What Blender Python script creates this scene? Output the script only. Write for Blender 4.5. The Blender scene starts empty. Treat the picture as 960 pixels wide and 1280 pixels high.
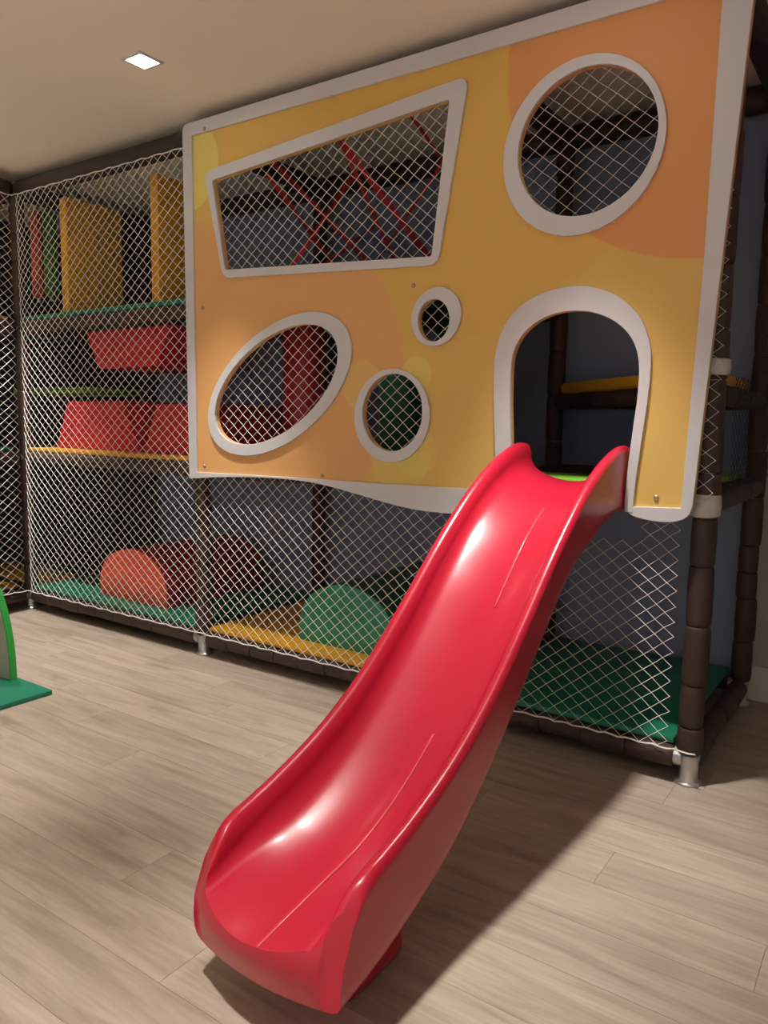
import bpy, bmesh, math, random
from mathutils import Vector, Matrix
random.seed(7)
SC = bpy.context.scene
COL = SC.collection
R = math.radians

# ------------------------------------------------------------------ camera
CAM = Vector((0.5371, -2.6218, 1.2)); YAW, PIT, ROL, FPX = 0.6025, 0.1189, 0.0157, 955.42
cy_, sy_ = math.cos(YAW), math.sin(YAW); cp_, sp_ = math.cos(PIT), math.sin(PIT)
fw = Vector((-sy_*cp_, cy_*cp_, -sp_)); rt = Vector((cy_, sy_, 0)); up = rt.cross(fw)
c_, s_ = math.cos(ROL), math.sin(ROL)
rt2 = rt*c_ + up*s_; up2 = up*c_ - rt*s_
cd = bpy.data.cameras.new('camera'); cam = bpy.data.objects.new('camera', cd); COL.objects.link(cam)
cam.matrix_world = Matrix(((rt2.x, up2.x, -fw.x, CAM.x), (rt2.y, up2.y, -fw.y, CAM.y), (rt2.z, up2.z, -fw.z, CAM.z), (0, 0, 0, 1)))
cd.sensor_fit = 'VERTICAL'; cd.sensor_height = 24.0; cd.lens = 24.0*FPX/1280.0
cd.clip_start = 0.02; cd.clip_end = 60
SC.camera = cam

# ------------------------------------------------------------------ world, exposure
CEIL = 2.6
w = bpy.data.worlds.new('sky'); SC.world = w; w.use_nodes = True
wn = w.node_tree.nodes; bg = wn['Background']
bg.inputs[0].default_value = (0.34, 0.55, 1.0, 1); bg.inputs[1].default_value = 1.3
SC.view_settings.view_transform = 'Standard'; SC.view_settings.look = 'None'
SC.view_settings.gamma = 1.0; SC.view_settings.use_curve_mapping = False
SC.view_settings.exposure = 0.0
LAMP_POWER = 240.0
LAMPS = [(-2.09, -0.535, 1.0, 55, 'lit square white downlight in the ceiling left of the printed panel')]
for yy_, rn_, k_, sz_ in ((-0.535, 'front', 1.0, 55), (-2.23, 'second', .95, 58), (-3.93, 'added third', 1.6, 84), (-5.5, 'added last', 1.8, 84)):  # third and last rows are added, unseen, to raise the ceiling bounce
    for xx_, cn_ in ((-2.09, 'middle'), (-0.37, 'right'), (1.3, 'far right'), (-3.78, 'left')):
        if (xx_, yy_) == (-2.09, -0.535) or (xx_ > 1 and yy_ > -3): continue
        k2_, s2_ = (1.25, 66) if xx_ < -3 and yy_ > -3 else ((1.2, sz_) if -1 < xx_ < 0 and yy_ > -3 else (k_, sz_))
        LAMPS.append((xx_, yy_, k2_, s2_, 'square white downlight outside the photo, %s one of the %s row' % (cn_, rn_)))
# daylight comes through a real window opening behind the camera (portal only helps sampling)
WIN = (-2.9, 1.3, 0.75, 2.15); YF = -6.5
pl = bpy.data.lights.new('window_portal', 'AREA'); pl.shape = 'RECTANGLE'; pl.size = WIN[1]-WIN[0]; pl.size_y = WIN[3]-WIN[2]
pl.cycles.is_portal = True
po = bpy.data.objects.new('window_portal', pl); COL.objects.link(po)
po.location = ((WIN[0]+WIN[1])/2, YF-0.12, (WIN[2]+WIN[3])/2); po.rotation_euler = (R(90), 0, 0)

# ------------------------------------------------------------------ materials
def mat(name, col, rough=0.6, metal=0.0, noise=0.0, nscale=8.0, bump=0.0, bscale=200.0, coat=0.0, spec=0.5):
    m = bpy.data.materials.new(name); m.use_nodes = True
    nt = m.node_tree; b = nt.nodes['Principled BSDF']
    b.inputs['Base Color'].default_value = (*col, 1); b.inputs['Roughness'].default_value = rough
    b.inputs['Metallic'].default_value = metal; b.inputs['Coat Weight'].default_value = coat
    b.inputs['Specular IOR Level'].default_value = spec
    if noise or bump:
        tc = nt.nodes.new('ShaderNodeTexCoord')
    if noise:
        n = nt.nodes.new('ShaderNodeTexNoise'); n.inputs['Scale'].default_value = nscale; n.inputs['Detail'].default_value = 5
        nt.links.new(tc.outputs['Object'], n.inputs['Vector'])
        r = nt.nodes.new('ShaderNodeMapRange'); r.inputs['To Min'].default_value = 1-noise; r.inputs['To Max'].default_value = 1+noise
        nt.links.new(n.outputs['Fac'], r.inputs['Value'])
        h = nt.nodes.new('ShaderNodeHueSaturation'); h.inputs['Color'].default_value = (*col, 1)
        nt.links.new(r.outputs['Result'], h.inputs['Value']); nt.links.new(h.outputs['Color'], b.inputs['Base Color'])
    if bump:
        n2 = nt.nodes.new('ShaderNodeTexNoise'); n2.inputs['Scale'].default_value = bscale; n2.inputs['Detail'].default_value = 3
        nt.links.new(tc.outputs['Object'], n2.inputs['Vector'])
        bp = nt.nodes.new('ShaderNodeBump'); bp.inputs['Strength'].default_value = bump; bp.inputs['Distance'].default_value = 0.002
        nt.links.new(n2.outputs['Fac'], bp.inputs['Height']); nt.links.new(bp.outputs['Normal'], b.inputs['Normal'])
    return m
M = {}
M['wall'] = mat('wall_paint', (0.235, 0.29, 0.40), 0.75, bump=0.15, bscale=90)
def two_tone(m, x0, col):
    # blue paint behind the play gym, plain grey paint right of it
    nt = m.node_tree; b = nt.nodes['Principled BSDF']; N = nt.nodes.new; K = nt.links.new
    tc = N('ShaderNodeTexCoord'); sp = N('ShaderNodeSeparateXYZ'); K(tc.outputs['Object'], sp.inputs[0])
    g = N('ShaderNodeMath'); g.operation = 'GREATER_THAN'; g.inputs[1].default_value = x0; K(sp.outputs['X'], g.inputs[0])
    mx = N('ShaderNodeMix'); mx.data_type = 'RGBA'; K(g.outputs[0], mx.inputs['Factor'])
    mx.inputs['A'].default_value = b.inputs['Base Color'].default_value; mx.inputs['B'].default_value = (*col, 1)
    g2 = N('ShaderNodeMath'); g2.operation = 'LESS_THAN'; g2.inputs[1].default_value = -4.0; K(sp.outputs['X'], g2.inputs[0])   # shade of the enclosed left corner, put into the wall colour
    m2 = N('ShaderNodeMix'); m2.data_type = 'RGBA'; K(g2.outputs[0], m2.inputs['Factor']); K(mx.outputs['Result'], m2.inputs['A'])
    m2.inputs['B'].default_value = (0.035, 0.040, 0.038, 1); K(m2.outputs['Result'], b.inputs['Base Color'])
two_tone(M['wall'], .015, (0.42, 0.39, 0.38))
M['roomwall'] = mat('room_wall_paint', (0.74, 0.71, 0.67), 0.8, bump=0.15, bscale=90)
M['shadewall'] = mat('shaded_wall_paint', (0.05, 0.052, 0.05), 0.8)  # left wall darkened in its colour to stand for shade
M['ceiling'] = mat('ceiling_paint', (0.86, 0.79, 0.68), 0.85, bump=0.1, bscale=60)
M['white'] = mat('white_lacquer', (0.60, 0.60, 0.61), 0.4)
M['baseboard'] = mat('white_baseboard', (0.62, 0.60, 0.58), 0.5)
M['brown'] = mat('brown_foam', (0.050, 0.026, 0.021), 0.55, noise=0.15, nscale=12, bump=0.3, bscale=120)
M['beam'] = mat('brown_vinyl', (0.035, 0.020, 0.017), 0.55, noise=0.1, nscale=10)
M['steel'] = mat('galvanised_steel', (0.55, 0.55, 0.54), 0.38, 0.85, noise=0.15, nscale=40)
M['wrap'] = mat('pale_tape', (0.55, 0.53, 0.50), 0.5, noise=0.12, nscale=30)
M['red'] = mat('slide_plastic', (0.44, 0.011, 0.033), 0.29, coat=0.12, bump=0.10, bscale=9, spec=0.42)
M['red'].node_tree.nodes['Principled BSDF'].inputs['Coat Roughness'].default_value = 0.14
M['seam'] = mat('seam_plastic', (0.60, 0.10, 0.12), 0.15, coat=0.5)
M['redvinyl'] = mat('red_vinyl', (0.52, 0.022, 0.030), 0.45, noise=0.05, nscale=6)
M['litred'] = mat('lit_red_vinyl', (0.88, 0.13, 0.07), 0.45, noise=0.05, nscale=6)  # red half-round's front, coloured as if lit
M['shadered'] = mat('shaded_red_vinyl', (0.36, 0.018, 0.024), 0.45, noise=0.05, nscale=6)  # the same block's body, coloured as if shaded
M['litgreen'] = mat('lit_green_vinyl', (0.025, 0.30, 0.17), 0.45, noise=0.05, nscale=6)  # green half-round's front, coloured as if lit
M['orange'] = mat('orange_vinyl', (0.55, 0.10, 0.04), 0.5)
M['green'] = mat('green_vinyl', (0.012, 0.20, 0.115), 0.45, noise=0.06, nscale=6)
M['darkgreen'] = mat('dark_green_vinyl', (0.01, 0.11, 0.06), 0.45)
M['leaf'] = mat('leaf_green_vinyl', (0.06, 0.24, 0.04), 0.5)
M['lime'] = mat('lime_vinyl', (0.22, 0.50, 0.05), 0.5)
M['yellow'] = mat('yellow_vinyl', (0.72, 0.36, 0.015), 0.45, noise=0.05, nscale=6)
M['net'] = mat('white_cord', (0.76, 0.73, 0.69), 0.7)
M['shadenet'] = mat('shaded_cord', (0.02, 0.018, 0.018), 0.7)  # the side net's unlit look, put into the cord colour
M['strap'] = mat('red_elastic', (0.50, 0.02, 0.025), 0.6, bump=0.2, bscale=300)
M['bolt'] = mat('bolt_cap', (0.35, 0.27, 0.18), 0.4, 0.4)
M['beige'] = mat('beige_laminate', (0.42, 0.38, 0.29), 0.45, noise=0.05)
M['edge'] = mat('green_edging', (0.03, 0.36, 0.06), 0.35)
M['dark'] = mat('underlay_and_shade', (0.03, 0.026, 0.024), 0.8)  # underlay of the planks, also the added dark sheets

def glass_mat():
    m = bpy.data.materials.new('window_glass'); m.use_nodes = True; nt = m.node_tree; nt.nodes.clear()
    o = nt.nodes.new('ShaderNodeOutputMaterial'); t = nt.nodes.new('ShaderNodeBsdfTransparent'); g = nt.nodes.new('ShaderNodeBsdfGlossy')
    g.inputs['Roughness'].default_value = 0.02; mx = nt.nodes.new('ShaderNodeMixShader'); mx.inputs[0].default_value = 0.06
    nt.links.new(t.outputs[0], mx.inputs[1]); nt.links.new(g.outputs[0], mx.inputs[2]); nt.links.new(mx.outputs[0], o.inputs[0])
    return m
M['glass'] = glass_mat()
def emit(name, col, s):
    m = bpy.data.materials.new(name); m.use_nodes = True; b = m.node_tree.nodes['Principled BSDF']
    b.inputs['Emission Color'].default_value = (*col, 1); b.inputs['Emission Strength'].default_value = s
    return m
M['diffuser'] = emit('lamp_diffuser', (1.0, 0.95, 0.86), 30.0)

def plank_mat():
    m = bpy.data.materials.new('vinyl_plank'); m.use_nodes = True; nt = m.node_tree; b = nt.nodes['Principled BSDF']; N = nt.nodes.new; K = nt.links.new
    tc = N('ShaderNodeTexCoord'); oi = N('ShaderNodeObjectInfo')
    mul = N('ShaderNodeMath'); mul.operation = 'MULTIPLY'; mul.inputs[1].default_value = 57.0; K(oi.outputs['Random'], mul.inputs[0])
    cx = N('ShaderNodeCombineXYZ'); K(mul.outputs[0], cx.inputs[0]); K(mul.outputs[0], cx.inputs[1]); K(mul.outputs[0], cx.inputs[2])
    ad = N('ShaderNodeVectorMath'); ad.operation = 'ADD'; K(tc.outputs['Object'], ad.inputs[0]); K(cx.outputs[0], ad.inputs[1])
    mp = N('ShaderNodeMapping'); mp.inputs['Scale'].default_value = (1.0, 9.0, 1.0); K(ad.outputs[0], mp.inputs['Vector'])
    n1 = N('ShaderNodeTexNoise'); n1.inputs['Scale'].default_value = 2.0; n1.inputs['Detail'].default_value = 6; n1.inputs['Roughness'].default_value = .55; n1.inputs['Distortion'].default_value = .7; K(mp.outputs[0], n1.inputs['Vector'])
    mp2 = N('ShaderNodeMapping'); mp2.inputs['Scale'].default_value = (2.0, 30.0, 1.0); K(ad.outputs[0], mp2.inputs['Vector'])
    n2 = N('ShaderNodeTexNoise'); n2.inputs['Scale'].default_value = 4.0; n2.inputs['Detail'].default_value = 5; K(mp2.outputs[0], n2.inputs['Vector'])
    mp3 = N('ShaderNodeMapping'); mp3.inputs['Scale'].default_value = (1.5, 4.0, 1.0); K(ad.outputs[0], mp3.inputs['Vector'])
    n3 = N('ShaderNodeTexNoise'); n3.inputs['Scale'].default_value = 2.2; n3.inputs['Detail'].default_value = 2; K(mp3.outputs[0], n3.inputs['Vector'])
    r1 = N('ShaderNodeValToRGB'); e = r1.color_ramp.elements
    e[0].position = .30; e[0].color = (0.330, 0.262, 0.205, 1); e[1].position = .72; e[1].color = (0.475, 0.395, 0.325, 1)
    k = e.new(.5); k.color = (0.415, 0.338, 0.272, 1)
    K(n1.outputs['Fac'], r1.inputs['Fac'])
    r2 = N('ShaderNodeMapRange'); r2.inputs['From Min'].default_value = .3; r2.inputs['From Max'].default_value = .7; r2.inputs['To Min'].default_value = .90; r2.inputs['To Max'].default_value = 1.07; K(n2.outputs['Fac'], r2.inputs['Value'])
    r3 = N('ShaderNodeMapRange'); r3.inputs['From Min'].default_value = .66; r3.inputs['From Max'].default_value = .80; r3.inputs['To Min'].default_value = 1.0; r3.inputs['To Max'].default_value = .70; K(n3.outputs['Fac'], r3.inputs['Value'])
    r4 = N('ShaderNodeMapRange'); r4.inputs['To Min'].default_value = .93; r4.inputs['To Max'].default_value = 1.06; K(oi.outputs['Random'], r4.inputs['Value'])
    a = N('ShaderNodeMath'); a.operation = 'MULTIPLY'; K(r2.outputs[0], a.inputs[0]); K(r3.outputs[0], a.inputs[1])
    a2 = N('ShaderNodeMath'); a2.operation = 'MULTIPLY'; K(a.outputs[0], a2.inputs[0]); K(r4.outputs[0], a2.inputs[1])
    h = N('ShaderNodeHueSaturation'); K(r1.outputs[0], h.inputs['Color']); K(a2.outputs[0], h.inputs['Value']); K(h.outputs[0], b.inputs['Base Color'])
    b.inputs['Roughness'].default_value = .48; b.inputs['Specular IOR Level'].default_value = .35
    bp = N('ShaderNodeBump'); bp.inputs['Strength'].default_value = .12; bp.inputs['Distance'].default_value = .001; K(n2.outputs['Fac'], bp.inputs['Height']); K(bp.outputs[0], b.inputs['Normal'])
    return m
M['plank'] = plank_mat()

def board_mat():
    """flat print on the big panel: amber ground, orange and lime discs (object x,z coordinates)"""
    m = bpy.data.materials.new('printed_board'); m.use_nodes = True; nt = m.node_tree; b = nt.nodes['Principled BSDF']; N = nt.nodes.new; K = nt.links.new
    tc = N('ShaderNodeTexCoord'); sp = N('ShaderNodeSeparateXYZ'); K(tc.outputs['Object'], sp.inputs[0])
    def disc(cx, cz, r, soft=0.004):
        c = N('ShaderNodeCombineXYZ'); K(sp.outputs['X'], c.inputs[0]); K(sp.outputs['Z'], c.inputs[1])
        d = N('ShaderNodeVectorMath'); d.operation = 'DISTANCE'; K(c.outputs[0], d.inputs[0]); d.inputs[1].default_value = (cx, cz, 0)
        mr = N('ShaderNodeMapRange'); mr.inputs['From Min'].default_value = r-soft; mr.inputs['From Max'].default_value = r+soft; mr.inputs['To Min'].default_value = 1; mr.inputs['To Max'].default_value = 0
        K(d.outputs['Value'], mr.inputs['Value']); return mr.outputs[0]
    cur = None
    base = N('ShaderNodeRGB'); base.outputs[0].default_value = (0.70, 0.46, 0.125, 1); cur = base.outputs[0]
    def over(mask, col, f=1.0):
        nonlocal cur
        mm = N('ShaderNodeMath'); mm.operation = 'MULTIPLY'; K(mask, mm.inputs[0]); mm.inputs[1].default_value = f
        mx = N('ShaderNodeMix'); mx.data_type = 'RGBA'; K(mm.outputs[0], mx.inputs['Factor']); K(cur, mx.inputs['A']); mx.inputs['B'].default_value = (*col, 1); cur = mx.outputs['Result']
    over(disc(-1.05, 2.55, 1.06), (0.70, 0.43, 0.095), .6)
    orange = (0.72, 0.39, 0.15)
    over(disc(-0.02, 2.41, .70), (0.69, 0.315, 0.11)); over(disc(-1.73, 1.40, .60), orange); over(disc(-2.42, 1.50, .62), orange)
    lime = (0.74, 0.64, 0.16)
    over(disc(-2.35, 2.36, .20), lime, .9)
    over(disc(-1.33, 1.34, .10), lime, .30); over(disc(-1.07, 1.38, .07), lime, .6); over(disc(-1.14, 1.06, .14), lime, .35); over(disc(-1.07, 1.08, .10), lime, .35)
    K(cur, b.inputs['Base Color']); b.inputs['Roughness'].default_value = .5; b.inputs['Specular IOR Level'].default_value = .35
    return m
M['board'] = board_mat()

# ------------------------------------------------------------------ helpers
def link(name, me, m=None, parent=None):
    o = bpy.data.objects.new(name, me); COL.objects.link(o)
    if m and me and not me.materials: me.materials.append(M[m])
    if parent: o.parent = parent
    return o
def tag(o, label=None, cat=None, group=None, kind=None):
    if label: o['label'] = label
    if cat: o['category'] = cat
    if group: o['group'] = group
    if kind: o['kind'] = kind
    return o
def empty(name, label, cat, loc=(0, 0, 0), group=None):
    o = bpy.data.objects.new(name, None); COL.objects.link(o); o.location = loc; o.empty_display_size = .1
    return tag(o, label, cat, group)
def me_from(verts, faces, smooth=False, name='mesh'):
    me = bpy.data.meshes.new(name); me.from_pydata([tuple(v) for v in verts], [], faces); me.update()
    if smooth: me.polygons.foreach_set('use_smooth', [True]*len(me.polygons))
    return me
def bm_me(bm, smooth=False):
    bmesh.ops.recalc_face_normals(bm, faces=bm.faces)
    me = bpy.data.meshes.new('mesh'); bm.to_mesh(me); bm.free()
    if smooth: me.polygons.foreach_set('use_smooth', [True]*len(me.polygons))
    return me
def box_me(x0, x1, y0, y1, z0, z1, bev=0.0, seg=2):
    bm = bmesh.new(); bmesh.ops.create_cube(bm, size=1)
    for v in bm.verts:
        v.co = Vector(((x0+x1)/2+v.co.x*(x1-x0), (y0+y1)/2+v.co.y*(y1-y0), (z0+z1)/2+v.co.z*(z1-z0)))
    if bev: bmesh.ops.bevel(bm, geom=list(bm.edges), offset=bev, segments=seg, affect='EDGES', profile=.5)
    me = bm_me(bm)
    if bev: me.polygons.foreach_set('use_smooth', [len(p.vertices) == 4 and False for p in me.polygons])
    return me
def prism_me(poly, y0, y1, bev=0.0, seg=2, smooth=False):
    """(x,z) polygon extruded along y"""
    bm = bmesh.new(); n = len(poly)
    a = [bm.verts.new((x, y0, z)) for x, z in poly]; b = [bm.verts.new((x, y1, z)) for x, z in poly]
    f0 = bm.faces.new(a); f1 = bm.faces.new(list(reversed(b)))
    for i in range(n): bm.faces.new((a[(i+1) % n], a[i], b[i], b[(i+1) % n]))
    if bev:
        ed = [e for e in bm.edges if f0 in e.link_faces or f1 in e.link_faces]
        bmesh.ops.bevel(bm, geom=ed, offset=bev, segments=seg, affect='EDGES', profile=.5)
    return bm_me(bm, smooth)
def auto(o, ang=35):
    bpy.context.view_layer.objects.active = o
    me = o.data
    me.polygons.foreach_set('use_smooth', [True]*len(me.polygons))
    bm = bmesh.new(); bm.from_mesh(me)
    for e in bm.edges:
        if len(e.link_faces) == 2 and e.calc_face_angle(0) > R(ang): e.smooth = False
    bm.to_mesh(me); bm.free()
    return o
def lathe_me(prof, n=14, axis='z'):
    vs, fs = [], []
    for r, h in prof:
        for i in range(n):
            a = 2*math.pi*i/n; p = (r*math.cos(a), r*math.sin(a), h)
            vs.append(p if axis == 'z' else ((h, p[0], p[1]) if axis == 'x' else (p[0], h, p[1])))
    for j in range(len(prof)-1):
        for i in range(n):
            fs.append((j*n+i, j*n+(i+1) % n, (j+1)*n+(i+1) % n, (j+1)*n+i))
    fs.append(tuple(range(n-1, -1, -1))); fs.append(tuple(range((len(prof)-1)*n, len(prof)*n)))
    bm = bmesh.new(); bv = [bm.verts.new(v) for v in vs]
    for f in fs: bm.faces.new([bv[i] for i in f])
    return bm_me(bm)
def tube(vs, fs, pts, r, n=4):
    """append a tube along pts to vertex/face lists"""
    base = len(vs); P = [Vector(p) for p in pts]
    for i, p in enumerate(P):
        d = (P[min(i+1, len(P)-1)]-P[max(i-1, 0)]).normalized()
        u = d.cross(Vector((0, 0, 1)) if abs(d.z) < .9 else Vector((1, 0, 0))).normalized(); v = d.cross(u)
        for k in range(n):
            a = 2*math.pi*k/n; vs.append(p+u*(r*math.cos(a))+v*(r*math.sin(a)))
    for i in range(len(P)-1):
        for k in range(n):
            fs.append((base+i*n+k, base+i*n+(k+1) % n, base+(i+1)*n+(k+1) % n, base+(i+1)*n+k))
    fs.append(tuple(base+k for k in range(n-1, -1, -1))); fs.append(tuple(base+(len(P)-1)*n+k for k in range(n)))
def catmull(pts, n):
    """pts (s,z) list -> function z(s), smooth monotone-ish"""
    xs = [p[0] for p in pts]; ys = [p[1] for p in pts]; k = len(xs)
    m = []
    for i in range(k):
        if i == 0: m.append((ys[1]-ys[0])/(xs[1]-xs[0]))
        elif i == k-1: m.append((ys[-1]-ys[-2])/(xs[-1]-xs[-2]))
        else:
            a = (ys[i]-ys[i-1])/(xs[i]-xs[i-1]); b = (ys[i+1]-ys[i])/(xs[i+1]-xs[i]); m.append((a+b)/2)
    def f(x):
        if x <= xs[0]: return ys[0]+m[0]*(x-xs[0])
        if x >= xs[-1]: return ys[-1]+m[-1]*(x-xs[-1])
        for i in range(k-1):
            if x <= xs[i+1]:
                h = xs[i+1]-xs[i]; t = (x-xs[i])/h
                return (2*t**3-3*t*t+1)*ys[i]+(t**3-2*t*t+t)*h*m[i]+(-2*t**3+3*t*t)*ys[i+1]+(t**3-t*t)*h*m[i+1]
    return f
def flat_me(loops, y0, y1, bev=0.0):
    """plate with holes: list of (x,z) loops, first is the outline; spans y0..y1 (y0 faces the viewer)"""
    cu = bpy.data.curves.new('tmp', 'CURVE'); cu.dimensions = '2D'; cu.fill_mode = 'BOTH'
    cu.extrude = abs(y1-y0)/2-bev; cu.bevel_depth = bev; cu.bevel_resolution = 1; cu.offset = -bev
    for lp in loops:
        s = cu.splines.new('POLY'); s.points.add(len(lp)-1); s.use_cyclic_u = True
        for p, (x, z) in zip(s.points, lp): p.co = (x, z, 0, 1)
    o = bpy.data.objects.new('tmp', cu); COL.objects.link(o)
    bpy.context.view_layer.update()
    me = bpy.data.meshes.new_from_object(o.evaluated_get(bpy.context.evaluated_depsgraph_get()))
    bpy.data.objects.remove(o); bpy.data.curves.remove(cu)
    me.transform(Matrix(((1, 0, 0, 0), (0, 0, -1, (y0+y1)/2), (0, 1, 0, 0), (0, 0, 0, 1))))
    me.materials.clear(); me.polygons.foreach_set('use_smooth', [False]*len(me.polygons)); me.update()
    return me
def round_poly(pts, rad, n=6):
    out = []; k = len(pts)
    for i in range(k):
        p0, p, p2 = Vector(pts[i-1]), Vector(pts[i]), Vector(pts[(i+1) % k]); r = rad[i] if isinstance(rad, (list, tuple)) else rad
        a = (p0-p); b = (p2-p); r = min(r, a.length*.45, b.length*.45)
        if r <= 0: out.append(tuple(p)); continue
        a = p+a.normalized()*r; b = p+b.normalized()*r
        for j in range(n+1):
            t = j/n; q = a*(1-t)**2+p*2*t*(1-t)+b*t*t; out.append((q.x, q.y))
    return out
def spline_loop(pts, n=6, closed=True):
    """Catmull-Rom through points"""
    out = []; k = len(pts); rng = range(k) if closed else range(k-1)
    for i in rng:
        g = (lambda j: Vector(pts[j % k])) if closed else (lambda j: Vector(pts[max(0, min(k-1, j))]))
        p0, p1, p2, p3 = g(i-1), g(i), g(i+1), g(i+2)
        for j in range(n):
            t = j/n
            q = .5*((2*p1)+(p2-p0)*t+(2*p0-5*p1+4*p2-p3)*t*t+(3*p1-p0-3*p2+p3)*t**3); out.append((q.x, q.y))
    if not closed: out.append(tuple(pts[-1]))
    return out
def ell(top, right, bottom, left, n=44):
    """smooth oval through its four extreme points (x,z)"""
    cx = (top[0]+bottom[0]+left[0]+right[0])/4; cz = (top[1]+bottom[1]+left[1]+right[1])/4
    # affine image of a circle: conjugate half axes from the extreme points
    hx = (right[0]-left[0])/2; hz = (top[1]-bottom[1])/2
    rho = max(-.95, min(.95, ((top[0]-bottom[0])/2/hx+(right[1]-left[1])/2/hz)/2))
    cx = (left[0]+right[0])/2; cz = (top[1]+bottom[1])/2
    ph = math.acos(rho)
    return [(cx+hx*math.cos(2*math.pi*i/n), cz+hz*math.cos(2*math.pi*i/n-ph)) for i in range(n)]
def unproj(u, v, ax, val):
    d = rt2*((u-480)/FPX)-up2*((v-640)/FPX)+fw; t = (val-CAM[ax])/d[ax]; return CAM+d*t

# ------------------------------------------------------------------ room shell
XL, XR, YB = -5.25, 2.6, 1.0
def struct(name, me, m, parent=None):
    o = link(name, me, m, parent)
    if not parent: o['kind'] = 'structure'
    return o
floor = struct('floor', box_me(XL, XR, YF, YB, -.06, -.004), 'dark')
PW, PLN = .18, 1.22
cache = {}
row = 0
y = -1.648-PW*16
yk = []
while y < YB: yk.append(y); y += PW
for j, y0 in enumerate(yk):
    y1 = min(y0+PW, YB); y0c = max(y0, YF)
    if y1 <= y0c+.01 or y0 < -4.2: continue
    off = {16: -.697}.get(j, None)
    if off is None: off = .35 if j == 20 else random.uniform(0, PLN)
    x = XL-PLN+((off-XL) % PLN)
    while x < XR:
        a, b = max(x, XL), min(x+PLN, XR)
        x += PLN
        if b-a < .03: continue
        key = (round(b-a, 3), round(y1-y0c, 3))
        if key not in cache:
            cache[key] = box_me(0, b-a-.0009, 0, y1-y0c-.0009, 0, .004); cache[key].materials.append(M['plank'])
        o = link('plank', cache[key], None, floor); o.location = (a, y0c, -.004)
# rows of the room behind the camera, never seen in the photo, in one sheet
rf = struct('plank_field', box_me(XL, XR, YF, min(v for v in yk if v >= -4.2), -.004, 0), 'plank', floor); rf['kind'] = 'stuff'
struct('ceiling', box_me(XL, XR, YF, YB, CEIL, CEIL+.08), 'ceiling')
struct('wall_back', box_me(XL, XR, YB, YB+.1, -.06, CEIL+.08), 'wall')
struct('wall_left', box_me(XL-.1, XL, YF-.2, YB+.1, -.06, CEIL+.08), 'shadewall')
struct('wall_right', box_me(XR, XR+.1, YF-.2, YB+.1, -.06, CEIL+.08), 'roomwall')
wf = struct('wall_front', flat_me([[(XL, -.06), (XR, -.06), (XR, CEIL+.08), (XL, CEIL+.08)], [(WIN[0], WIN[2]), (WIN[1], WIN[2]), (WIN[1], WIN[3]), (WIN[0], WIN[3])]], YF-.2, YF), 'roomwall')
wi = struct('window_1', flat_me([[(WIN[0]+.001, WIN[2]+.001), (WIN[1]-.001, WIN[2]+.001), (WIN[1]-.001, WIN[3]-.001), (WIN[0]+.001, WIN[3]-.001)]] +
    [[(a, WIN[2]+.05), (b, WIN[2]+.05), (b, WIN[3]-.05), (a, WIN[3]-.05)] for a, b in ((WIN[0]+.05, -.83), (-.77, WIN[1]-.05))], YF-.11, YF-.05), 'white')
for a, b in ((WIN[0]+.05, -.83), (-.77, WIN[1]-.05)):
    link('pane', box_me(a, b, YF-.083, YF-.077, WIN[2]+.05, WIN[3]-.05), 'glass', wi)
struct('baseboard_back', box_me(.02, XR, YB-.014, YB, 0, .155, .003), 'baseboard')
struct('baseboard_right', box_me(XR-.014, XR, YF, YB-.014, 0, .155, .003), 'baseboard')

# ------------------------------------------------------------------ downlights
def downlight(x, y, k, size, label):
    t = empty('downlight', label, 'lamp', (x, y, CEIL), 'square recessed ceiling downlights')
    h = .058; q = .046
    fr = link('frame', flat_me([[(-h, -h), (h, -h), (h, h), (-h, h)], [(-q, -q), (q, -q), (q, q), (-q, q)]], -.003, .003), 'white', t)
    fr.data.transform(Matrix.Rotation(R(90), 4, 'X')); fr.location.z = -.004
    link('diffuser', box_me(-q, q, -q, q, -.0035, -.0015), 'diffuser', t)
    ld = bpy.data.lights.new('downlight_beam', 'SPOT'); ld.energy = LAMP_POWER*k; ld.color = (1.0, .95, .885); ld.spot_size = R(size); ld.spot_blend = 1.0; ld.shadow_soft_size = .045
    lo = bpy.data.objects.new('downlight_beam', ld); COL.objects.link(lo); lo.parent = t; lo.location = (0, 0, -.045)
for x, y, k, sz, lab in LAMPS: downlight(x, y, k, sz, lab)

# ------------------------------------------------------------------ play frame
X0, X1, X2, X3 = -3.94, -2.37, -.90, 0.0
XW = -4.90; YBK = .915; YA = -1.2
RP = .041
Z0, Z1, Z2, Z3 = .085, .945, 1.72, 2.51
frame = empty('play_gym', 'brown foam-wrapped play frame of posts and beams under the nets', 'playground', (X0, 0, 0))
def fr_local(o, loc): o.parent = frame; o.location = Vector(loc)-frame.location
sleeve_me = lathe_me([(.86, 0), (.97, .035), (1.0, .15), (1.02, .5), (1.0, .85), (.97, .965), (.86, 1)], 14)
sleeve_me.polygons.foreach_set('use_smooth', [len(p.vertices) == 4 for p in sleeve_me.polygons]); sleeve_me.materials.append(M['brown'])
pipe_me = lathe_me([(.024, 0), (.024, 1)], 12); pipe_me.polygons.foreach_set('use_smooth', [len(p.vertices) == 4 for p in pipe_me.polygons]); pipe_me.materials.append(M['steel'])
foot_me = lathe_me([(.044, 0), (.044, .006), (.036, .010), (.031, .014), (.031, .085), (.034, .09), (.034, .10), (.030, .104)], 18); foot_me.materials.append(M['steel'])
foot_me.polygons.foreach_set('use_smooth', [len(p.vertices) == 4 for p in foot_me.polygons])
tee_me = lathe_me([(.026, -.012), (.034, -.008), (.034, .03), (.027, .036)], 16, 'x'); tee_me.materials.append(M['steel'])
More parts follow.
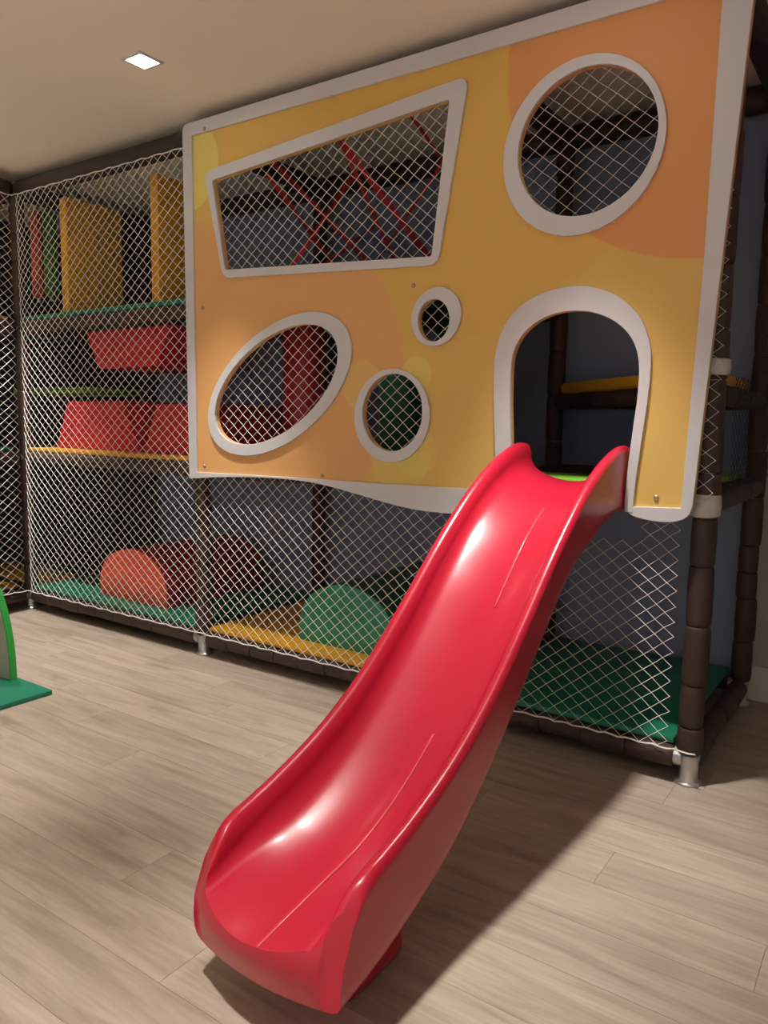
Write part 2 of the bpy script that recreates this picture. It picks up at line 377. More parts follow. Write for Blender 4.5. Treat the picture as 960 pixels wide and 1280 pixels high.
collar_me = lathe_me([(.034, -.045), (.046, -.035), (.048, 0), (.046, .035), (.034, .045)], 16); collar_me.materials.append(M['wrap'])
collar_me.polygons.foreach_set('use_smooth', [len(p.vertices) == 4 for p in collar_me.polygons])
def post(x, y, breaks=None, collars=(), seg=.205):
    p = link('post', pipe_me, None); p.scale = (1, 1, 1)
    me = lathe_me([(.024, 0), (.024, CEIL-.045)], 12); me.materials.append(M['steel']); p.data = me; fr_local(p, (x, y, 0))
    f = link('foot_fitting', foot_me, None, p)
    if breaks is None:
        breaks = [.105]; z = .105
        while z < 2.40: z += seg*random.uniform(.85, 1.12); breaks.append(z)
        breaks[-1] = 2.545
    for a, b in zip(breaks[:-1], breaks[1:]):
        c = link('foam_sleeve', sleeve_me, None, p); r = RP*random.uniform(.95, 1.03)
        c.scale = (r, r, b-a-.002); c.location = (random.uniform(-.003, .003), random.uniform(-.003, .003), a); c.rotation_euler = (random.uniform(-.01, .01), random.uniform(-.01, .01), random.uniform(0, 6))
    for z in collars:
        c = link('collar', collar_me, None, p); c.location = (0, 0, z); c.scale = (1, 1, .62 if z > 1.2 else .9); c['label'] = 'pale taped pipe collar'
    return p
def arrb(vs, x, y):  # heights of foam breaks seen on a post
    return [unproj(u, v, 1, y).z for u, v in vs]
b3 = [.108, .20, .345, .545, .745, .905, 1.05, 1.20, 1.345, 1.50, 1.70, 1.90, 2.10, 2.30, 2.545]
post(X3, 0, b3, (.945, 1.385)); post(X3, YBK, [.105, .28, .47, .585, .70, .90, 1.1, 1.3, 1.5, 1.7, 1.9, 2.1, 2.3, 2.545])
for x in (X0, X1, X2): post(x, 0, seg=.185); post(x, YBK)
post(XW, YBK); post(XW, 0); post(XW, YA); post(X0, YA)
def beam(p, q, r=.036, seg=.16, sleeves=True, plain=None, tees=False):
    p, q = Vector(p), Vector(q); d = (q-p); L = d.length; rot = d.to_track_quat('Z', 'Y')
    me = lathe_me([(.02, .0), (.02, L)], 10); me.materials.append(M['steel'])
    o = link('beam', me); fr_local(o, p); o.rotation_mode = 'QUATERNION'; o.rotation_quaternion = rot
    g = .045
    if plain:
        m2 = lathe_me([(plain*.9, 0), (plain, .02), (plain, L-2*g-.02), (plain*.9, L-2*g)], 16); m2.polygons.foreach_set('use_smooth', [len(f.vertices) == 4 for f in m2.polygons])
        c = link('foam_cover', m2, 'beam', o); c.location = (0, 0, g); return o
    n = max(1, round((L-2*g)/seg)); s = (L-2*g)/n
    for i in range(n):
        c = link('foam_sleeve', sleeve_me, None, o); rr = r*random.uniform(.94, 1.04); c.scale = (rr, rr, s-.002); c.location = (random.uniform(-.003, .003), random.uniform(-.003, .003), g+i*s)
    if tees:
        for zz, fl in ((.03, 0), (L-.03, math.pi)):
            c = link('pipe_fitting', lathe_me([(.026, -.012), (.033, -.008), (.033, .03), (.027, .036)], 14), 'steel', o); c.location = (0, 0, zz); c.rotation_euler = (fl, 0, 0)
    return o
for xa, xb in ((X0, X1), (X1, X2), (X2, X3)):
    beam((xa, 0, Z0), (xb, 0, Z0), .040, .16, tees=True)
    beam((xa, 0, Z1), (xb, 0, Z1), .036)
    if xb != X3: beam((xa, 0, Z2), (xb, 0, Z2), .036)
    beam((xa, 0, Z3), (xb, 0, Z3), plain=.050)
    beam((xa, YBK, Z0), (xb, YBK, Z0), .038, .3); beam((xa, YBK, Z1), (xb, YBK, Z1), .036, .3)
    if xb != X3: beam((xa, YBK, Z2), (xb, YBK, Z2), .036, .3)
    beam((xa, YBK, Z3), (xb, YBK, Z3), plain=.055)
for x in (X0, X1, X2, X3):
    beam((x, 0, Z0), (x, YBK, Z0), .038, .2); beam((x, 0, Z1), (x, YBK, Z1), .040, .3)
    if x != X3: beam((x, 0, Z2), (x, YBK, Z2), .036, .3)
    beam((x, 0, Z3), (x, YBK, Z3), plain=.05)
beam((X2, YBK, 1.30), (X3, 0, 1.30), .036, .2); beam((X3, 0, 1.30), (X3, YBK, 1.30), .036, .2); beam((X2, YBK, 1.30), (X3, YBK, 1.30), .036, .3)
beam((XW, YBK, 1.31), (X0, YBK, 1.31), .036, .2)
for z, kw in ((Z0, {}), (Z1, {}), (Z2, {}), (Z3, {'plain': .05})):
    beam((X0, YA, z), (X0, 0, z), .038, .16, **kw)
    beam((XW, 0, z), (X0, 0, z), .036, .3, **kw); beam((XW, YBK, z), (X0, YBK, z), .036, .3, **kw); beam((XW, YA, z), (X0, YA, z), .036, .3, **kw)
    beam((XW, YA, z), (XW, 0, z), .036, .3, **kw); beam((XW, 0, z), (XW, YBK, z), .036, .3, **kw)

# ------------------------------------------------------------------ deck mats
def mat_pad(x0, x1, y0, y1, zt, th, m, label):
    o = link('deck_mat', box_me(x0, x1, y0, y1, zt-th, zt, .008), m); auto(o); return tag(o, label, 'mat', None)
DY0, DY1 = -.012, YBK+.01
g = .05
mat_pad(X0+g, X1-g, DY0, DY1, .150, .024, 'green', 'green floor mat under the red half-round block')
mat_pad(X1+g, X2-g, DY0, DY1, .150, .024, 'yellow', 'yellow floor mat under the green half-round block')
mat_pad(X2+g, X3-g, DY0, DY1, .150, .024, 'green', 'dark green floor mat in the right bay beside the slide')
mat_pad(X0+g, X1-g, DY0, DY1, 1.005, .024, 'yellow', 'yellow middle deck mat under the two red trapezoid blocks')
mat_pad(X1+g, X2-g, DY0, DY1, 1.005, .024, 'yellow', 'yellow middle deck mat behind the oval window, under the rollers')
mat_pad(X2+g, X3-g, .0, .30, 1.005, .024, 'lime', 'lime green deck mat at the top of the slide')
mat_pad(X2+g, -.255, .305, DY1, 1.005, .024, 'dark', 'dark sheet added in place of a deck opening behind the lime mat, seen through the arch')  # dark sheet added where the deck reads as open
mat_pad(-.25, X3-g, .305, DY1, 1.005, .024, 'lime', 'lime green deck mat on the right side behind the corner post')
mat_pad(X0+g, X1-g, DY0, DY1, 1.785, .028, 'green', 'teal green upper deck mat under the yellow panels')
mat_pad(X1+g, X2-g, DY0, DY1, 1.785, .028, 'green', 'upper deck mat behind the panel, below the red straps')
tri = bmesh.new()
tv = [(X2+.045, YBK), (X3-.045, YBK), (X3-.045, .06), (X2+.045, YBK-.06)]
a = [tri.verts.new((x, y, 1.340)) for x, y in tv]; b = [tri.verts.new((x, y, 1.388)) for x, y in tv]
tri.faces.new(a); tri.faces.new(b)
for i in range(4): tri.faces.new((a[i], a[(i+1) % 4], b[(i+1) % 4], b[i]))
bmesh.ops.bevel(tri, geom=list(tri.edges), offset=.008, segments=2, affect='EDGES')
tag(link('step_mat', bm_me(tri), 'yellow'), 'yellow triangular corner step mat seen through the arch', 'mat')
mat_pad(XW+g, X0-g, YA+g, -g, .150, .024, 'yellow', 'yellow floor mat in the left arm, at the left picture edge')
mat_pad(XW+g, X0-g, YA+g, -g, 1.005, .024, 'green', 'green middle deck mat in the left arm at the picture edge')
mat_pad(XW+g, X0-g, YA+g, -g, 1.785, .028, 'yellow', 'yellow upper deck mat in the left arm at the picture edge')
mat_pad(XW+g, X0-g, .345, DY1, .150, .024, 'dark', 'dark sheet added over the floor to darken the back left corner')  # dark sheet hides the lit floor, so the corner stays dark
mat_pad(XW+g, X0-g, g, .34, .150, .024, 'yellow', 'yellow floor mat in the corner bay behind the left post')
mat_pad(XW+g, X0-g, g, DY1, 1.785, .028, 'green', 'green upper deck mat in the corner under orange and green rollers')
mat_pad(XW+g, X0-g, .45, DY1, 1.39, .045, 'lime', 'lime green half-height step mat in the back left corner')

# ------------------------------------------------------------------ soft blocks
def dome(cx, hw, z0, h, n=20):
    s = .30*h
    pts = [(cx-hw, z0), (cx+hw, z0), (cx+hw, z0+s)]
    for i in range(1, n): a = math.pi*i/n; pts.append((cx+hw*math.cos(a), z0+s+(h-s)*math.sin(a)))
    return pts+[(cx-hw, z0+s)]
ZD = .1505
def halfround(name, cx, hw, h, y0, y1, m, mf, label):  # front slab takes the lit tone, body the shaded tone
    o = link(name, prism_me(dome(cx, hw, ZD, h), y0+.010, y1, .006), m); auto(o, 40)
    f = link('lit_end_face', prism_me(dome(cx, hw, ZD, h), y0, y0+.0098, .004), mf, o); auto(f, 40); f['label'] = 'end face coloured as lit'
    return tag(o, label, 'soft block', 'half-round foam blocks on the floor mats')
halfround('half_round_block', -3.065, .295, .300, .09, .86, 'shadered', 'litred', 'red half-round foam block lying on the green floor mat')
halfround('half_round_block', -1.54, .275, .300, .10, .86, 'darkgreen', 'litgreen', 'green half-round foam block lying on the yellow floor mat')
def trap(xb0, xb1, xt0, xt1, z0, z1, y0, y1, m, label, group, name='trapezoid_block'):
    o = link(name, prism_me([(xb0, z0), (xb1, z0), (xt1, z1), (xt0, z1)], y0, y1, .012), m); auto(o, 40); return tag(o, label, 'soft block', group)
G = 'red trapezoid foam blocks'
trap(-3.78, -2.97, -3.65, -3.14, 1.0055, 1.285, .10, .84, 'redvinyl', 'red trapezoid foam block, left one on the middle yellow mat', G)
trap(-2.90, -2.215, -2.79, -2.33, 1.0055, 1.270, .06, .84, 'redvinyl', 'red trapezoid foam block beside the panel edge on the middle yellow mat', G)
hb = trap(-3.30, -2.80, -3.42, -2.68, 1.468, 1.680, .075, .60, 'redvinyl', 'red inverted trapezoid foam block hanging under the teal deck', G, 'hanging_block')
for x in (-3.2, -2.9):
    for yy in (.2, .5):
        vs, fs = [], []; tube(vs, fs, [(x, yy, 1.675), (x, yy, 1.757)], .012, 6); link('hanger_strap', me_from(vs, fs), 'strap', hb)
def ypanel(x, y1, label):
    o = link('upright_panel', box_me(x-.032, x+.032, .06, y1, 1.7855, 2.44, .01), 'yellow'); auto(o); tag(o, label, 'soft panel', 'yellow upright foam panels on the upper deck')
ypanel(-3.572, .44, 'yellow upright foam panel, left one on the teal upper deck')
ypanel(-2.775, .44, 'yellow upright foam panel beside the printed panel edge on the upper deck')

def roller(x, y, z0, z1, r, m, label, group):
    t = empty('foam_roller', label, 'roller', (x, y, z0), group)
    h = z1-z0
    c = link('roller_cover', lathe_me([(r*.9, .025), (r, .04), (r, h-.04), (r*.9, h-.025)], 22), m, t); auto(c)
    link('spindle', lathe_me([(.012, 0), (.012, h)], 8), 'steel', t)
G = 'vertical foam rollers'
roller(-2.085, .45, 1.006, 1.755, .115, 'redvinyl', 'red vertical foam roller seen through the oval window', G)
roller(-1.49, .45, 1.006, 1.755, .10, 'green', 'green vertical foam roller seen through the lower round window', G)
roller(-1.19, .45, 1.006, 1.755, .10, 'darkgreen', 'dark green vertical foam roller seen through the smallest window', G)
roller(-4.145, .25, 1.92, 2.50, .040, 'orange', 'slim orange vertical roller in the upper left corner', G)
roller(-4.030, .27, 1.92, 2.50, .043, 'leaf', 'slim green vertical roller in the upper left corner', G)
roller(-4.14, .70, 1.92, 2.46, .055, 'darkgreen', 'dark green vertical roller left of the first yellow panel', G)

# ------------------------------------------------------------------ elastic straps behind the wide window
def strap(a, b, ya, yb, label, wd=.022):
    A, B = unproj(a[0], a[1], 1, ya), unproj(b[0], b[1], 1, yb)
    d = (B-A).normalized()
    def ext(P, dr):      # run the strap on until it meets a deck, the top beams or a side of the bay
        t = 9.0
        for ax, lo, hi in ((0, X1+.05, X2-.05), (1, .05, YBK-.05), (2, 1.80, 2.45)):
            if abs(dr[ax]) > 1e-6:
                k = ((hi if dr[ax] > 0 else lo)-P[ax])/dr[ax]
                if k >= 0: t = min(t, k)
                else: t = min(t, 0)
        return P+dr*min(t, .45)
    A2, B2 = ext(A, -d), ext(B, d)
    s = d.cross(Vector((.2, -1, .3))).normalized(); n = d.cross(s)
    vs = []; K = 8
    for i in range(K+1):
        p = A2.lerp(B2, i/K)+n*.006*math.sin(i/K*math.pi); wv = wd*(1+.1*math.sin(i*2.1))
        for su, sn in ((-1, -1), (1, -1), (1, 1), (-1, 1)): vs.append(p+s*(wv/2*su)+n*(.0015*sn))
    fs = [(i*4+k, i*4+(k+1) % 4, i*4+4+(k+1) % 4, i*4+4+k) for i in range(K) for k in range(4)]+[(3, 2, 1, 0), (K*4, K*4+1, K*4+2, K*4+3)]
    o = link('elastic_strap', me_from(vs, fs), 'strap'); tag(o, label, 'strap', 'red elastic straps behind the wide window')
strap((341, 202), (460, 327), .35, .70, 'red elastic strap, leftmost long one falling to the right', .026)
strap((423, 172), (475, 241), .20, .45, 'short wide red elastic strap below the middle of the window top', .030)
strap((425, 174), (487, 313), .42, .75, 'long thin red elastic strap falling from the middle of the window top', .02)
strap((513, 143), (552, 197), .30, .55, 'thin red elastic strap near the top right window corner', .016)
strap((554, 200), (501, 280), .30, .60, 'red elastic strap rising to the right side of the wide window', .024)
strap((491, 262), (534, 320), .35, .55, 'red elastic strap falling into the lower right window corner', .022)
strap((362, 336), (410, 265), .15, .40, 'red elastic strap rising from the lower window edge beside the back post', .030)
strap((400, 333), (446, 299), .30, .65, 'short red elastic strap low beside the back post', .024)
strap((399, 306), (418, 332), .50, .62, 'shortest red elastic strap crossing behind the back post foot', .022)

# ------------------------------------------------------------------ nets
def net(name, org, ux, L, H, h, m, label, mask=None, warp=None, r=.0015, jit=.0016, knots=True, rope=.0032, out=(0, -1, 0), tuck=0):
    org, ux, nrm = Vector(org), Vector(ux), Vector(out)
    nx = max(2, round(L/h)); nz = max(2, round(H/(h*.82))); nx += nx % 2; nz += nz % 2
    hx, hz = L/nx, H/nz
    pos, vs, fs = {}, [], []
    def P(i, j):
        if (i, j) not in pos:
            x, z = i*hx, j*hz
            if warp: x, z = warp(x, z)
            tk = nrm*(-.052*math.exp(-(x+.04)/.05)) if tuck > 0 else (nrm*(-.052*math.exp(-(L-x+.04)/.05)) if tuck < 0 else Vector())
            pos[i, j] = tk+org+ux*(x+random.uniform(-jit, jit))+Vector((0, 0, z+random.uniform(-jit, jit)))+nrm*random.uniform(0, .003)
        return pos[i, j]
    def seg(a, b):
        d = (b-a); d.normalize(); u = d.cross(nrm).normalized(); v = d.cross(u); k = len(vs)
        for p in (a, b):
            for t in range(3):
                an = 2*math.pi*t/3+.5; vs.append(p+u*(r*math.cos(an))+v*(r*math.sin(an)))
        for t in range(3): fs.append((k+t, k+(t+1) % 3, k+3+(t+1) % 3, k+3+t))
    ok = lambda i, j: 0 <= i <= nx and 0 <= j <= nz and not (mask and mask(i*hx, j*hz))
    for i in range(nx+1):
        for j in range(nz+1):
            if (i+j) % 2 or not ok(i, j): continue
            for dj in (1, -1):
                if ok(i+1, j+dj): seg(P(i, j), P(i+1, j+dj))
            if knots:
                p = P(i, j); k = len(vs); q = r*1.9
                vs.extend([p+ux*q, p+nrm*q, p-ux*q, p-nrm*q, p+Vector((0, 0, q)), p-Vector((0, 0, q))])
                for t in range(4): fs.append((k+t, k+(t+1) % 4, k+4)); fs.append((k+(t+1) % 4, k+t, k+5))
    o = link(name, me_from(vs, fs), m); tag(o, label, 'net', None)
    if rope:
        for z in (0, H):
            rv, rfc = [], []
            pts = [org+ux*(L*i/40)+Vector((0, 0, z+.003*math.sin(i*1.9)))+nrm*(.004+.002*math.sin(i*2.7)) for i in range(41)]; tube(rv, rfc, pts, rope, 5)
            link('border_rope', me_from(rv, rfc), m, o)
    return o
NY = -.052
def squeeze(side, L, amt, wid):
    def f(x, z):
        d = x if side == 'l' else L-x
        k = wid*(1-math.exp(-d/wid))*amt
        x2 = d-k
        x2 = x2*L/(L-wid*amt*(1-math.exp(-L/wid)))
        return (x2 if side == 'l' else L-x2), z
    return f
def sag(side, L):
    """cords gather at the post: they run steeper close to it"""
    def f(x, z):
        d = x if side == 'l' else L-x
        return x, z+.055*math.exp(-d/.16)*math.sin(z*3.1)
    return f
HZ = .0315
net('safety_net', (X0+.048, NY, .125), (1, 0, 0), X1-X0-.048, Z3-.17, HZ, 'net', 'white knotted net across the left front bay, before the red blocks', r=.0016, tuck=1, warp=squeeze('l', X1-X0-.048, .25, .14))
net('safety_net', (X1, NY, .125), (1, 0, 0), X2-X1, Z3-.17, HZ, 'net', 'white knotted net across the middle front bay, behind the printed panel')
net('safety_net', (X2, NY, .125), (1, 0, 0), X3-X2+.03, Z3-.17, HZ, 'net', 'white knotted net across the right front bay beside the slide', r=.0010, mask=lambda x, z: (.20 < x < .70 and .70 < z < 1.52) or (x > .862 and z < .83))
net('safety_net', (X0+.052, YA, .125), (0, 1, 0), -YA-.06, Z3-.17, HZ, 'net', 'white knotted net of the left arm at the picture edge', tuck=-1, r=.0016, out=(1, 0, 0))
net('side_net', (X3+.052, .05, 1.0), (0, 1, 0), YBK-.07, .36, .026, 'shadenet', 'fine net coloured as unlit on the right side below the yellow step', r=.0011, jit=.001, knots=False, rope=None, out=(1, 0, 0))
net('side_net', (X3+.052, .47, 1.40), (0, 1, 0), .42, 1.05, .026, 'shadenet', 'fine net coloured as unlit on the right side above the yellow step', r=.0011, jit=.001, knots=False, rope=None, out=(1, 0, 0))

# ------------------------------------------------------------------ printed panel
PB, PF, PR = -.062, -.080, -.092       # back, front face, front of raised rims
panel = empty('printed_panel', 'big yellow and orange panel with white-rimmed windows and slide arch', 'panel', (-1.17, PF, .9))
def part(name, me, m, lab=None):
    o = link(name, me, m, panel); o.matrix_parent_inverse = Matrix.Translation(panel.location).inverted()
    if lab: o['label'] = lab
    return o
wave = spline_loop([(-2.361, .904), (-2.15, .922), (-1.925, .934), (-1.72, .936), (-1.547, .927), (-1.333, .895), (-1.134, .862), (-.966, .851), (-.80, .856), (-.658, .868)], 4, False)
arch_in = spline_loop([(-.652, .92), (-.655, 1.10), (-.664, 1.28), (-.664, 1.41), (-.646, 1.475), (-.609, 1.523), (-.55, 1.560), (-.475, 1.577), (-.385, 1.571), (-.30, 1.535), (-.24, 1.475), (-.214, 1.40), (-.212, 1.30), (-.220, 1.20), (-.230, 1.08), (-.236, .95)], 4, False)
arch_out = spline_loop([(-.715, .93), (-.717, 1.10), (-.727, 1.25), (-.731, 1.40), (-.716, 1.495), (-.672, 1.575), (-.60, 1.628), (-.50, 1.656), (-.395, 1.654), (-.295, 1.615), (-.22, 1.545), (-.183, 1.46), (-.175, 1.38), (-.180, 1.27), (-.192, 1.14), (-.203, 1.02), (-.208, .931)], 4, False)
TL, TR, BR = (-2.375, 2.548), (.064, 2.552), (-.021, .938)
cornTL = round_poly([(-2.362, 1.0), TL, (-1, 2.55)], [0, .035, 0])[1:-1]
foot = spline_loop([(-.234, .93), (-.215, .905), (-.175, .893), (-.12, .888), (-.07, .893), (-.035, .912), (-.021, .945)], 4, False)
outline = list(reversed(wave))+[(-2.3615, 1.0)]+cornTL+[TR]+list(reversed(foot))+list(reversed(arch_in))
win_tr_o = round_poly([(-2.234, 2.316), (-.867, 2.425), (-.978, 1.780), (-2.115, 1.835)], [.05, .05, .045, .04])
win_tr_i = round_poly([(-2.180, 2.272), (-.944, 2.360), (-1.006, 1.815), (-2.103, 1.870)], [.012]*4)
ovals = {
 'round_window_rim': (ell((-.426, 2.388), (-.168, 2.102), (-.47, 1.824), (-.722, 2.141)), ell((-.418, 2.352), (-.193, 2.110), (-.465, 1.885), (-.667, 2.150)), 'largest white round window rim'),
 'oval_window_rim': (ell((-1.553, 1.651), (-1.378, 1.461), (-1.99, 1.030), (-2.226, 1.209)), ell((-1.585, 1.601), (-1.448, 1.447), (-1.99, 1.081), (-2.179, 1.228)), 'white slanted oval window rim'),
 'small_window_rim': (ell((-.972, 1.701), (-.873, 1.598), (-.984, 1.483), (-1.091, 1.593)), ell((-.988, 1.658), (-.922, 1.577), (-.984, 1.501), (-1.061, 1.580)), 'smallest white round window rim'),
 'lower_window_rim': (ell((-1.165, 1.404), (-.998, 1.236), (-1.176, 1.035), (-1.359, 1.234)), ell((-1.164, 1.385), (-1.031, 1.236), (-1.177, 1.079), (-1.318, 1.234)), 'white round window rim low beside the slide'),
}
holes = [win_tr_i]+[v[1] for v in ovals.values()]
part('board', flat_me([outline]+holes, PF, PB), 'board', 'amber board printed with orange and lime discs')
inner_l = spline_loop([(-.717, .953), (-.92, .950), (-1.25, .9475), (-1.7, .946), (-2.309, .939)], 3, False)
border = list(reversed(wave))
border[0] = (-.655, .868)
border = [p for p in border]+[(-2.3615, 1.0)]+cornTL+[TR]+list(reversed(foot[3:]))+[(-.208, .905), (-.207, .931)]+[(-.056, .938), (-.034, 1.692), (-.028, 2.488), (-2.313, 2.490), (-2.309, .939)]+list(reversed(inner_l))[1:]+[(-.655, .953)]
part('border_rim', flat_me([border], PR, PF+.0005, .0015), 'white', 'white raised border')
arch = arch_out+[(-.209, .906), (-.234, .906)]+list(reversed(arch_in))[0:-1]+[(-.655, .954), (-.715, .954)]
arch = [p for p in arch_out if p[1] > .9545 or p[0] > -.5]+[(-.2075, .912), (-.234, .912)]+[p for p in reversed(arch_in) if p[1] > .953 or p[0] > -.5]+[(-.654, .9545), (-.716, .9545)]
part('arch_rim', flat_me([arch], PR, PF+.0005, .0015), 'white', 'white arched rim around the slide entrance')
part('trapezoid_window_rim', flat_me([win_tr_o, win_tr_i], PR, PF+.0005, .0015), 'white', 'white wide four-sided window rim')
for n, (o_, i_, lab) in ovals.items(): part(n, flat_me([o_, i_], PR, PF+.0005, .0015), 'white', lab)
for k, (x, z) in enumerate(((-2.225, 2.503), (-2.261, 1.713), (-1.09, 1.717), (-2.264, .949+.02), (-1.534, .962), (-.137, .965))):
    b = link('bolt', lathe_me([(.009, 0), (.009, .002), (.006, .005)], 10, 'y'), 'bolt', panel); b.matrix_parent_inverse = Matrix.Translation(panel.location).inverted()
    b.location = (x, (PR if k == 0 else PF)-.0001, z); b.scale = (1, -1, 1)

# ------------------------------------------------------------------ slide
XC, HW = -.437, .197
zr = catmull([(.045, 1.128), (.10, 1.130), (.19, 1.112), (.32, 1.062), (.435, 1.000), (.63, .862), (.834, .692), (1.016, .550), (1.19, .450), (1.37, .382), (1.455, .358), (1.50, .346), (1.53, .328), (1.556, .295)], 0)
zf = catmull([(.045, 1.000), (.10, 1.000), (.20, .985), (.34, .938), (.49, .855), (.64, .730), (.785, .598), (.95, .462), (1.104, .358), (1.22, .300), (1.333, .262), (1.45, .240), (1.54, .226), (1.60, .215)], 0)
zb = catmull([(.045, .910), (.15, .905), (.28, .872), (.377, .835), (.50, .780), (.618, .700), (.74, .595), (.863, .484), (.992, .375), (1.10, .295), (1.219, .225), (1.35, .172), (1.47, .135), (1.60, .112)], 0)
S = [.045+(1.60-.045)*i/95 for i in range(96)]
def section(s):
    r, f, b = zr(s if s < 1.36 else 1.36+(s-1.36)/.24*.196), zf(s), zb(s)
    t = 0; r = max(r, f+.014)
    h = r-f
    rimw = .034*(1-t)+.016*t; o = HW
    pts = []
    # right half, from outer bottom to centre
    rr = min(.016, h*.45)
    pts += [(o-.022, b), (o-.008, b+.006), (o-.001, b+.022), (o, b+.05 if r-b > .12 else b+.03), (o+.001, (b+r)/2)]
    pts += [(o+.002, r-rr*1.6), (o+.001, r-rr), (o-.004, r-rr*.35), (o-rimw*.35, r), (o-rimw*.65, r-rr*.10), (o-rimw*.95, r-rr*.6), (o-rimw-.004, r-rr*1.6)]
    xi, zi = o-rimw-.006, r-rr*2.0
    prof = [(.087*math.sin(R(a))+.0703, .035+.087*(math.cos(R(31))-math.cos(R(a)))) for a in (88, 80, 72, 64, 56, 48, 40)]
    prof += [(x, 2.65*x*x) for x in (.115, .10, .085, .07, .055, .04, .025, .012, 0.0)]
    k_ = xi/prof[0][0]; z_ = min(1.0, .86*max(zi-f, .002)/prof[0][1])
    e = max(0, min(1, (s-1.40)/.20)); e = e*e*(3-2*e)        # the bed flattens towards the run-out
    flat = [(.025*math.sin(R(a))+.132, .016+.030*(1-math.cos(R(a)))/(1-math.cos(R(88)))) for a in (88, 74, 60, 46, 32, 18, 6)]
    flat += [(x*1.13, 1.0*(x*1.13)**2) for x in (.115, .10, .085, .07, .055, .04, .025, .012, 0.0)]
    prof = [((a[0]*(1-e)+b[0]*e), (a[1]*z_*(1-e)+min(b[1], .86*max(zi-f, .002))*e)) for a, b in zip(prof, flat)]
    k_ = xi/prof[0][0]
    pts.append((xi, (zi+f+prof[0][1])/2))
    pts += [(x*k_, f+z) for x, z in prof]
    left = [(-x, z) for x, z in reversed(pts[:-1])]
    up_ = pts+left
    ch = [x for x, z in pts[-16:]]+[-x for x, z in reversed(pts[-16:-1])]     # bottom points under the bed points
    low = [(x, b) for x in reversed(ch)]
    return up_, low
verts, faces = [], []
ring = None
S_SIDE = catmull([(.08, 1.590), (.13, 1.604), (.195, 1.602), (.235, 1.588), (.295, 1.556), (.335, 1.518), (.36, 1.46)], 0)
def s_cut(x, z):
    q = max(0, min(1, (z-.105)/.12)); q = q*q*(3-2*q)
    return S_SIDE(max(.08, min(.36, z)))+(.030+.036*q)*max(0, 1-(x/HW)**2)
def warp_y(x, s, z):
    if s < 1.36: return -s
    q = (s-1.36)/(1.60-1.36); b = zb(s); r = zr(1.36+q*.196)
    ze = zb(1.60)+(z-b)/(r-b)*(.295-zb(1.60))
    return -(1.36+q*(s_cut(x, ze)-1.36))
rings = []
for s in S:
    u_, l_ = section(s); loop = u_+l_
    k = len(verts); verts += [(XC+x, warp_y(x, s, z), z) for x, z in loop]; rings.append((k, len(loop), len(u_)))
nU = rings[-1][2]; NR = rings[-1][1]
for (a, n, _), (b, _, _) in zip(rings[:-1], rings[1:]):
    for i in range(n): faces.append((a+i, a+(i+1) % n, b+(i+1) % n, b+i))
# front cap: under each bed point a column runs down to the bottom edge, so the bulge stays smooth
k0 = rings[-1][0]; u_, l_ = section(1.60); nl = len(l_); iu = (nU-nl)//2
cap_from = len(faces)
ROWS = 5; cols = []
for c in range(nl):
    a, b = k0+iu+c, k0+nU+(nl-1-c)
    (xa, za), (xb, zb_) = u_[iu+c], l_[nl-1-c]; col = [a]
    for r_ in range(1, ROWS):
        t = r_/ROWS; z = za+(zb_-za)*t; col.append(len(verts)); verts.append((XC+xa, warp_y(xa, 1.60, z), z))
    cols.append(col+[b])
for c in range(nl-1):
    for r_ in range(ROWS): faces.append((cols[c][r_], cols[c+1][r_], cols[c+1][r_+1], cols[c][r_+1]))
faces.append(tuple([k0+i for i in range(iu+1)]+cols[0][1:]))
faces.append(tuple([k0+i for i in range(iu+nl-1, nU)]+list(reversed(cols[-1][1:]))))
cap_to = len(faces)
faces.append(tuple(range(rings[0][0], rings[0][0]+NR)))
bm = bmesh.new(); bv = [bm.verts.new(v) for v in verts]
for f in faces:
    try: bm.faces.new([bv[i] for i in f])
    except ValueError: pass
bm.faces.ensure_lookup_table()
bmesh.ops.recalc_face_normals(bm, faces=bm.faces)
capf = set(f for f in bm.faces if all(v.index >= 0 for v in f.verts) and f.index >= 0)
bm.verts.index_update(); bm.faces.index_update()
last = set(range(k0, k0+NR))
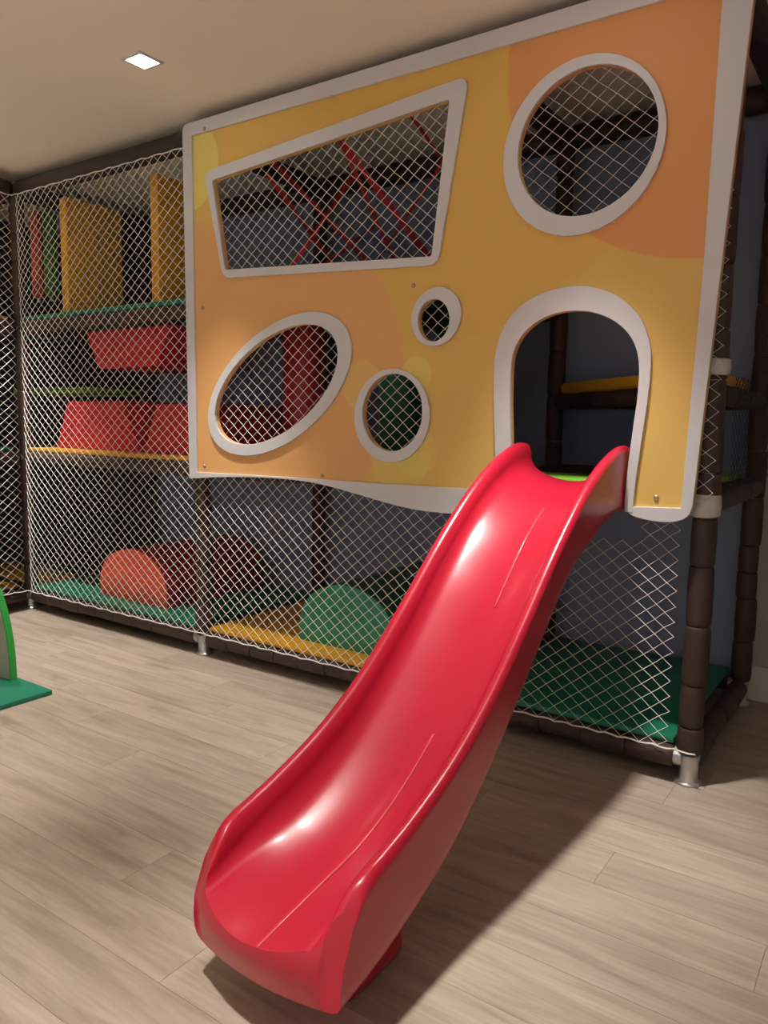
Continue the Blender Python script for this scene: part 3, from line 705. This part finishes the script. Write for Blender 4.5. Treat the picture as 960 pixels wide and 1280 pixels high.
ed = [e for e in bm.edges if e.verts[0].index in last and e.verts[1].index in last and len(e.link_faces) == 2 and abs(e.verts[0].index-e.verts[1].index) in (1, NR-1) and e.calc_face_angle(0) > R(25)]
bmesh.ops.bevel(bm, geom=ed, offset=.0035, segments=3, affect='EDGES', profile=.5, clamp_overlap=True)
slide = empty('slide', 'glossy red moulded slide curving down from the arch to the floor', 'slide', (XC, -1.36, 0))
def spart(name, me, m, lab=None):
    o = link(name, me, m, slide); o.matrix_parent_inverse = Matrix.Translation(slide.location).inverted()
    if lab: o['label'] = lab
    return o
chute = spart('chute', bm_me(bm, True), 'red'); auto(chute, 75)
wn_ = chute.modifiers.new('weighted', 'WEIGHTED_NORMAL'); wn_.keep_sharp = True; wn_.weight = 80
fb = spart('support_foot', box_me(XC-.115, XC+.115, -1.47, -1.26, 0.0, .185, .02, 3), 'red'); auto(fb)
for s0, s1, x0, x1 in ((.36, .70, -.405, -.40), (1.02, 1.655, -.402, -.398)):
    vs, fs = [], []
    pts = []
    for i in range(31):
        s = s0+(s1-s0)*i/30; x = x0+(x1-x0)*i/30; ss = min(s, 1.60)
        ex = max(0, min(1, (ss-1.40)/.20)); ex = ex*ex*(3-2*ex); z_ = zf(ss)+(2.65*(1-ex)+1.0*ex)*(x-XC)**2; pts.append((x, warp_y(x-XC, ss, z_), z_+.0005))
    tube(vs, fs, pts, .0026, 6); me = me_from(vs, fs, True); spart('mould_seam', me, 'seam', 'pale worn mould seam')

# ------------------------------------------------------------------ green-edged play board at the left edge
pb = empty('play_board', 'beige arched play board with green edge on a green base, left edge', 'toy', (-3.09, -.83, 0))
def arc(a, b, n=24): return [(a*math.cos(math.pi*i/n), .022+b*(abs(math.sin(math.pi*i/n))**.85)) for i in range(n+1)]
link('arched_panel', prism_me(arc(.392, .555), -.012, .012), 'beige', pb)
eo, ei = arc(.40, .565), arc(.392, .555)
ed = link('green_edging', prism_me(eo+list(reversed(ei)), -.0145, .0145, 0), 'edge', pb); ed['label'] = 'bright green edge strip'
bp_ = link('base_plate', box_me(-.66, .648, -.55, .03, 0, .022, .004), 'green', pb); auto(bp_)
